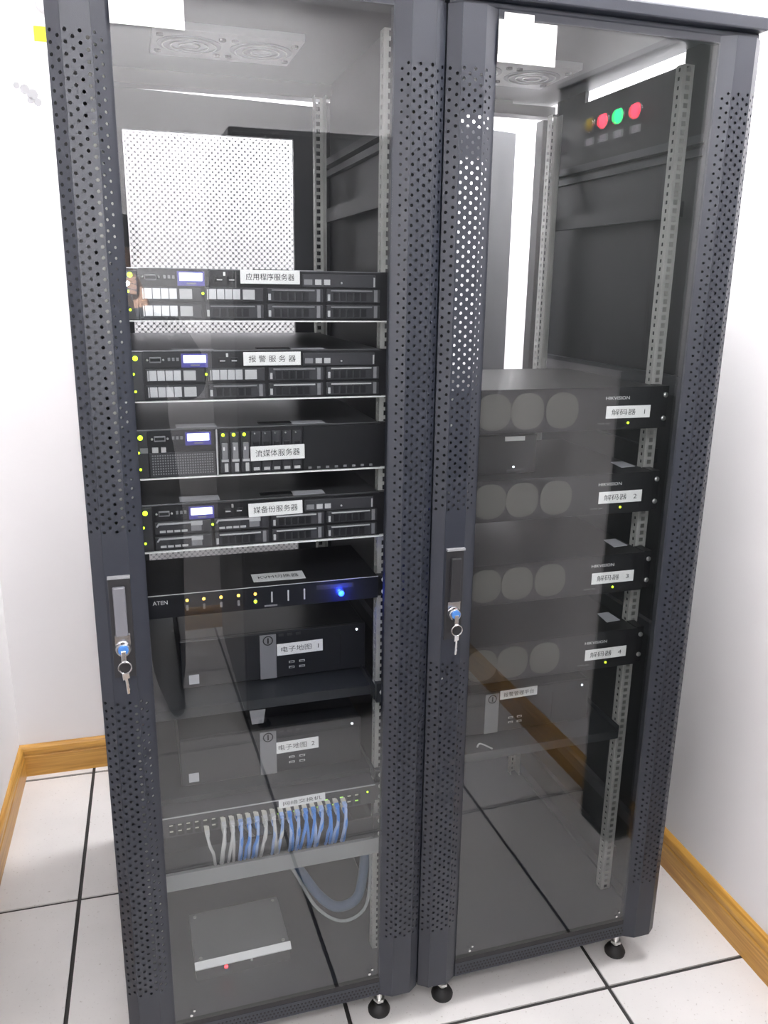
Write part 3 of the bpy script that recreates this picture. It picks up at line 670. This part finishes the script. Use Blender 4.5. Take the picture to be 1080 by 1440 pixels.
# cable loop under the bar, and the small box on the cabinet floor
t = tag(MB().tube([(.30,.30,.34),(.33,.22,.335),(.372,.15,.312),(.41,.13,.255),(.45,.12,.222),(.495,.12,.235),(.510,.12,.30),(.512,.12,.365),(.505,.15,.41)], .011, 10, 6).build('cable_loop', 'cable_dark', smooth=True), 'thick dark blue cable bundle looping under the cable bar', 'cable')
t = tag(MB().tube([(.27,.29,.345),(.30,.20,.355),(.35,.14,.335),(.40,.115,.24),(.455,.100,.200),(.508,.102,.218),(.522,.105,.30),(.520,.11,.38),(.512,.14,.42)], .0035, 8, 6).build('cable_loop', 'cable_grey', smooth=True), 'thin grey cable looping around the dark blue bundle', 'cable')
t = thing('converter_box', 'small grey metal box with a bright front edge and red light', 'box', (.138, .118, .1022), .02)
B(0, .205, .004, .155, .003, .045).build('case', 'box_grey', t, bevel=.0015); MB().add([(-.002,-.006,.036),(.207,-.006,.036),(.207,-.006,.038),(-.002,-.006,.038),(-.002,.006,.036),(.207,.006,.036),(.207,.006,.048),(-.002,.006,.048)],[(0,1,2,3),(3,2,6,7),(0,4,5,1),(4,7,6,5),(0,3,7,4),(1,5,6,2)]).build('front_edge', 'bright_edge', t)
B(0, .205, .001, .004, .003, .038).build('front_panel', 'bezel', t); led(t, .064, .024, 'led_red', .004, .001); led(t, .12, .026, 'zinc', .003, .001)
for a, b in ((.012,.016),(.193,.016),(.012,.143),(.193,.143)): MB().cyl((a, b, .045), .004, .0016, 'z', 10).build('lid_screw', 'zinc', t)
for a, b in ((.02,.02),(.185,.02),(.02,.14),(.185,.14)): MB().cyl((a, b, 0), .007, .003, 'z', 10).build('rubber_foot', 'rubber', t)

# decoders in the right cabinet
def decoder(label, z, num):
    t = thing('video_decoder', label, 'decoder', (.6, 0, z), 0, 'decoders in the right cabinet'); H = .0862
    B(.080, .520, YF+.006, .46, .0005, H-.0015).build('chassis', 'dec_top', t, bevel=.001); B(.080, .520, YF, YF+.006, 0, H).build('front_panel', 'dec_face', t, bevel=.001); ears(t, H, 'dec_face', yb=.1155)
    for cx in (.1480, .2190, .2945):
        R_ = .0355
        gl = MB()
        n = 28; vs_ = []
        for yy in (YF-.0012, YF):
            for i in range(n):
                a = 2*math.pi*i/n; s_ = R_*(1+.06*abs(math.sin(2*a))**2)
                vs_.append((cx+s_*math.cos(a), yy, .043+s_*math.sin(a)))
        gl.add(vs_, [(i,(i+1)%n,n+(i+1)%n,n+i) for i in range(n)]+[tuple(range(n))])
        fo = gl.build('fan_grille', 'grille', t)
    text('brand_lettering', 'HIKVISION', t, 'white_ink', .012, (.4175, YF-.0008, .0645), width=.054, height=.0065)
    name_label(t, '解码器   %d' % num, .393, .495, .0235, .0485, YF-.0002, txtw=.76)
    led(t, .446, .0135, 'led_green', .0022); text('model_lettering', 'POWER  LINK', t, 'grey_plastic', .006, (.390, YF-.0008, .0135), width=.028, height=.0035)
    return t
DZ = [1.2840, 1.1065, .9290, .7520]
for i, zz in enumerate(DZ):
    decoder('black video decoder with label number %d, %s' % (i+1, ('topmost of the four','second from the top','third from the top','lowest of the four')[i]), zz, i+1)
    if i:
        o = tag(MB().add([(-.018,-.026,0),(.018,-.022,0),(.016,.024,.001),(-.014,.022,.001)], [(0,1,2,3)]).build('paper_card', 'card', solid=.0012), 'small grey card lying on top of decoder number %d' % (i+1), 'card')
        o.location = (1.088, .140, zz+.0862+.0012); o['label'] = 'small grey card lying on top of the %s decoder from the top' % ('', 'second', 'third', 'fourth')[i]
# small black device between the first two decoders
t = thing('adapter_box', 'black adapter box with white label between decoders 1 and 2', 'adapter', (.722, .120, DZ[1]+.0850))
B(0, .150, .004, .20, .0, .080).build('case', 'dec_face', t, bevel=.002); B(.078, .122, .0025, .004, .068, .077).build('label_strip', 'paper', t); led(t, .100, .014, 'led_white', .0022, .004); B(.085, .125, .0032, .004, .006, .009).build('panel_mark', 'bezel', t)

# ------------------------------------------------------------------ opposite side of the room (seen mirrored in the glass)
t = thing('equipment_cabinet', 'plain tall black cabinet opposite, mirrored as a dark shape in the left glass', 'cabinet', (.405, -1.26, 0), 0)
B(0, .60, -.80, -.02, .06, 2.005).build('body', 'cab_black', t, bevel=.006)
dd = B(.006, .594, -.02, 0, .075, 1.99).build('cabinet_door', 'cab_black', t, bevel=.012)
q = MB(); q.box(.555, .575, .004, .018, 1.0, 1.12); q.box(.559, .571, 0, .004, 1.02, 1.10); q.build('door_handle', 'handle_grey', dd, bevel=.003)
for fx in (.07, .53):
    for fy in (-.08, -.72):
        f = MB().cyl((fx, fy, .012), .008, .05, 'z', 12).build('levelling_foot', 'zinc', t); MB().cyl((fx, fy, 0), .025, .014, 'z', 16, .018).build('foot_pad', 'rubber', f)

# the photographer, holding the phone that takes the picture
def person():
    t = thing('person', 'person in dark clothes holding up a phone, mirrored faintly in the left glass', 'person', (.055, -1.66, 0), 0)
    V = []; E_ = []; R_ = []
    def chain(pts, start=None):
        prev = start
        for (p, r) in pts:
            V.append(p); R_.append(r); i = len(V)-1
            if prev is not None: E_.append((prev, i))
            prev = i
        return prev
    pel = chain([((0,0,.93), (.15,.105))])
    chest = chain([((0,0,1.08), (.158,.112)), ((0,.005,1.25), (.172,.115)), ((0,0,1.39), (.13,.085))], pel)
    neck = chain([((0,.01,1.47), (.052,.055)), ((0,.03,1.53), (.055,.060))], chest)
    head = chain([((0,.045,1.60), (.070,.085)), ((0,.045,1.68), (.074,.088)), ((0,.035,1.745), (.050,.060))], neck)
    for s_ in (-1, 1):
        chain([((s_*.09,0,.88), (.098,.104)), ((s_*.10,.01,.68), (.088,.092)), ((s_*.105,.02,.48), (.072,.076)), ((s_*.105,0,.28), (.068,.072)), ((s_*.105,-.01,.11), (.062,.068)), ((s_*.108,.02,.052), (.050,.050)), ((s_*.118,.14,.042), (.050,.036)), ((s_*.122,.21,.036), (.040,.030))], pel)
        sh = chain([((s_*.17,0,1.385), (.072,.072)), ((s_*.245,.02,1.26), (.062,.062)), ((s_*.225,.10,1.18), (.056,.056)), ((s_*.15,.17,1.33), (.046,.046)), ((s_*.085,.20,1.46), (.030,.030))], chest+0)
        pm = chain([((s_*.078,.205,1.51), (.030,.018)), ((s_*.072,.207,1.545), (.034,.016))], sh)
        for k, (dz, ln) in enumerate(((.000,.070),(.018,.078),(.036,.074),(.052,.060))):
            chain([((s_*.070,.210,1.52+dz*.8), (.0095,.0095)), ((s_*.060,.236,1.525+dz), (.0085,.0085)), ((s_*(.062-ln*.35),.243,1.53+dz), (.0075,.0075))], pm)
        chain([((s_*.060,.200,1.525), (.011,.011)), ((s_*.040,.196,1.545), (.0095,.0095)), ((s_*.030,.205,1.565), (.008,.008))], pm)
    me = bpy.data.meshes.new('body'); me.from_pydata(V, E_, []); me.update()
    o = bpy.data.objects.new('body', me); COL.objects.link(o)
    sk = o.modifiers.new('skin', 'SKIN'); ss = o.modifiers.new('sub', 'SUBSURF'); ss.levels = 2; ss.render_levels = 2
    for i, sv in enumerate(me.skin_vertices[0].data): sv.radius = R_[i]; sv.use_root = (i == pel)
    dg = bpy.context.evaluated_depsgraph_get(); dg.update()
    m2 = bpy.data.meshes.new_from_object(o.evaluated_get(dg)); bpy.data.objects.remove(o); bpy.data.meshes.remove(me)
    m2.name = 'body'; m2.materials.clear()
    for nm in ('skin', 'jacket', 'trousers', 'shoe'): m2.materials.append(M[nm])
    for p in m2.polygons:
        c_ = p.center; p.use_smooth = True
        p.material_index = 0 if (c_.z > 1.475) else (3 if c_.z < .085 else (2 if c_.z < .95 else 1))
    b = bpy.data.objects.new('body', m2); COL.objects.link(b); b.parent = t
    # hair, eyes, nose, mouth, ears
    h = MB(); n = 18; rows = 9
    for j in range(rows+1):
        a = math.pi*.60*j/rows
        for i in range(n):
            u = 2*math.pi*i/n; fy = math.sin(a)*math.sin(u)
            h.v.append((.088*math.sin(a)*math.cos(u), .030+.100*fy*(0.93 if fy > 0 else 1.08), 1.660+.118*math.cos(a)+(0.045 if fy > .3 and a > 1.0 else 0)))
    h.f = [(j*n+i, j*n+(i+1)%n, (j+1)*n+(i+1)%n, (j+1)*n+i) for j in range(rows) for i in range(n)]
    h.build('hair', 'hair', t, smooth=True, solid=.008)
    MB().lathe((0, .125, 1.612), [(.013,0),(.012,.012),(.007,.020),(.001,.022)], 'y', 12).build('nose', 'skin', t, smooth=True)
    for s_ in (-1, 1):
        MB().lathe((s_*.028, .118, 1.655), [(.012,0),(.010,.007),(.001,.010)], 'y', 12).build('eye', 'eye', t, smooth=True)
        MB().lathe((s_*.076, .040, 1.64), [(.024,0),(.022,s_*.008),(.010,s_*.012)], 'x', 12).build('ear', 'skin', t, smooth=True)
    B(-.022, .022, .116, .124, 1.570, 1.577).build('mouth', 'lips', t, bevel=.002)
    return t
person()
ph = thing('phone', 'dark phone held up in both hands by the person', 'phone', (CAM.x-.030, CAM.y-.030, CAM.z-.005), -.30)
B(-.078, .078, -.010, 0, -.037, .037).build('phone_body', 'pc_face', ph, bevel=.004)
MB().cyl((.028, 0, .005), .007, .001, 'y', 14).build('lens', 'slot', ph); MB().cyl((.046, 0, .005), .003, .001, 'y', 10).build('flash_window', 'paper', ph)
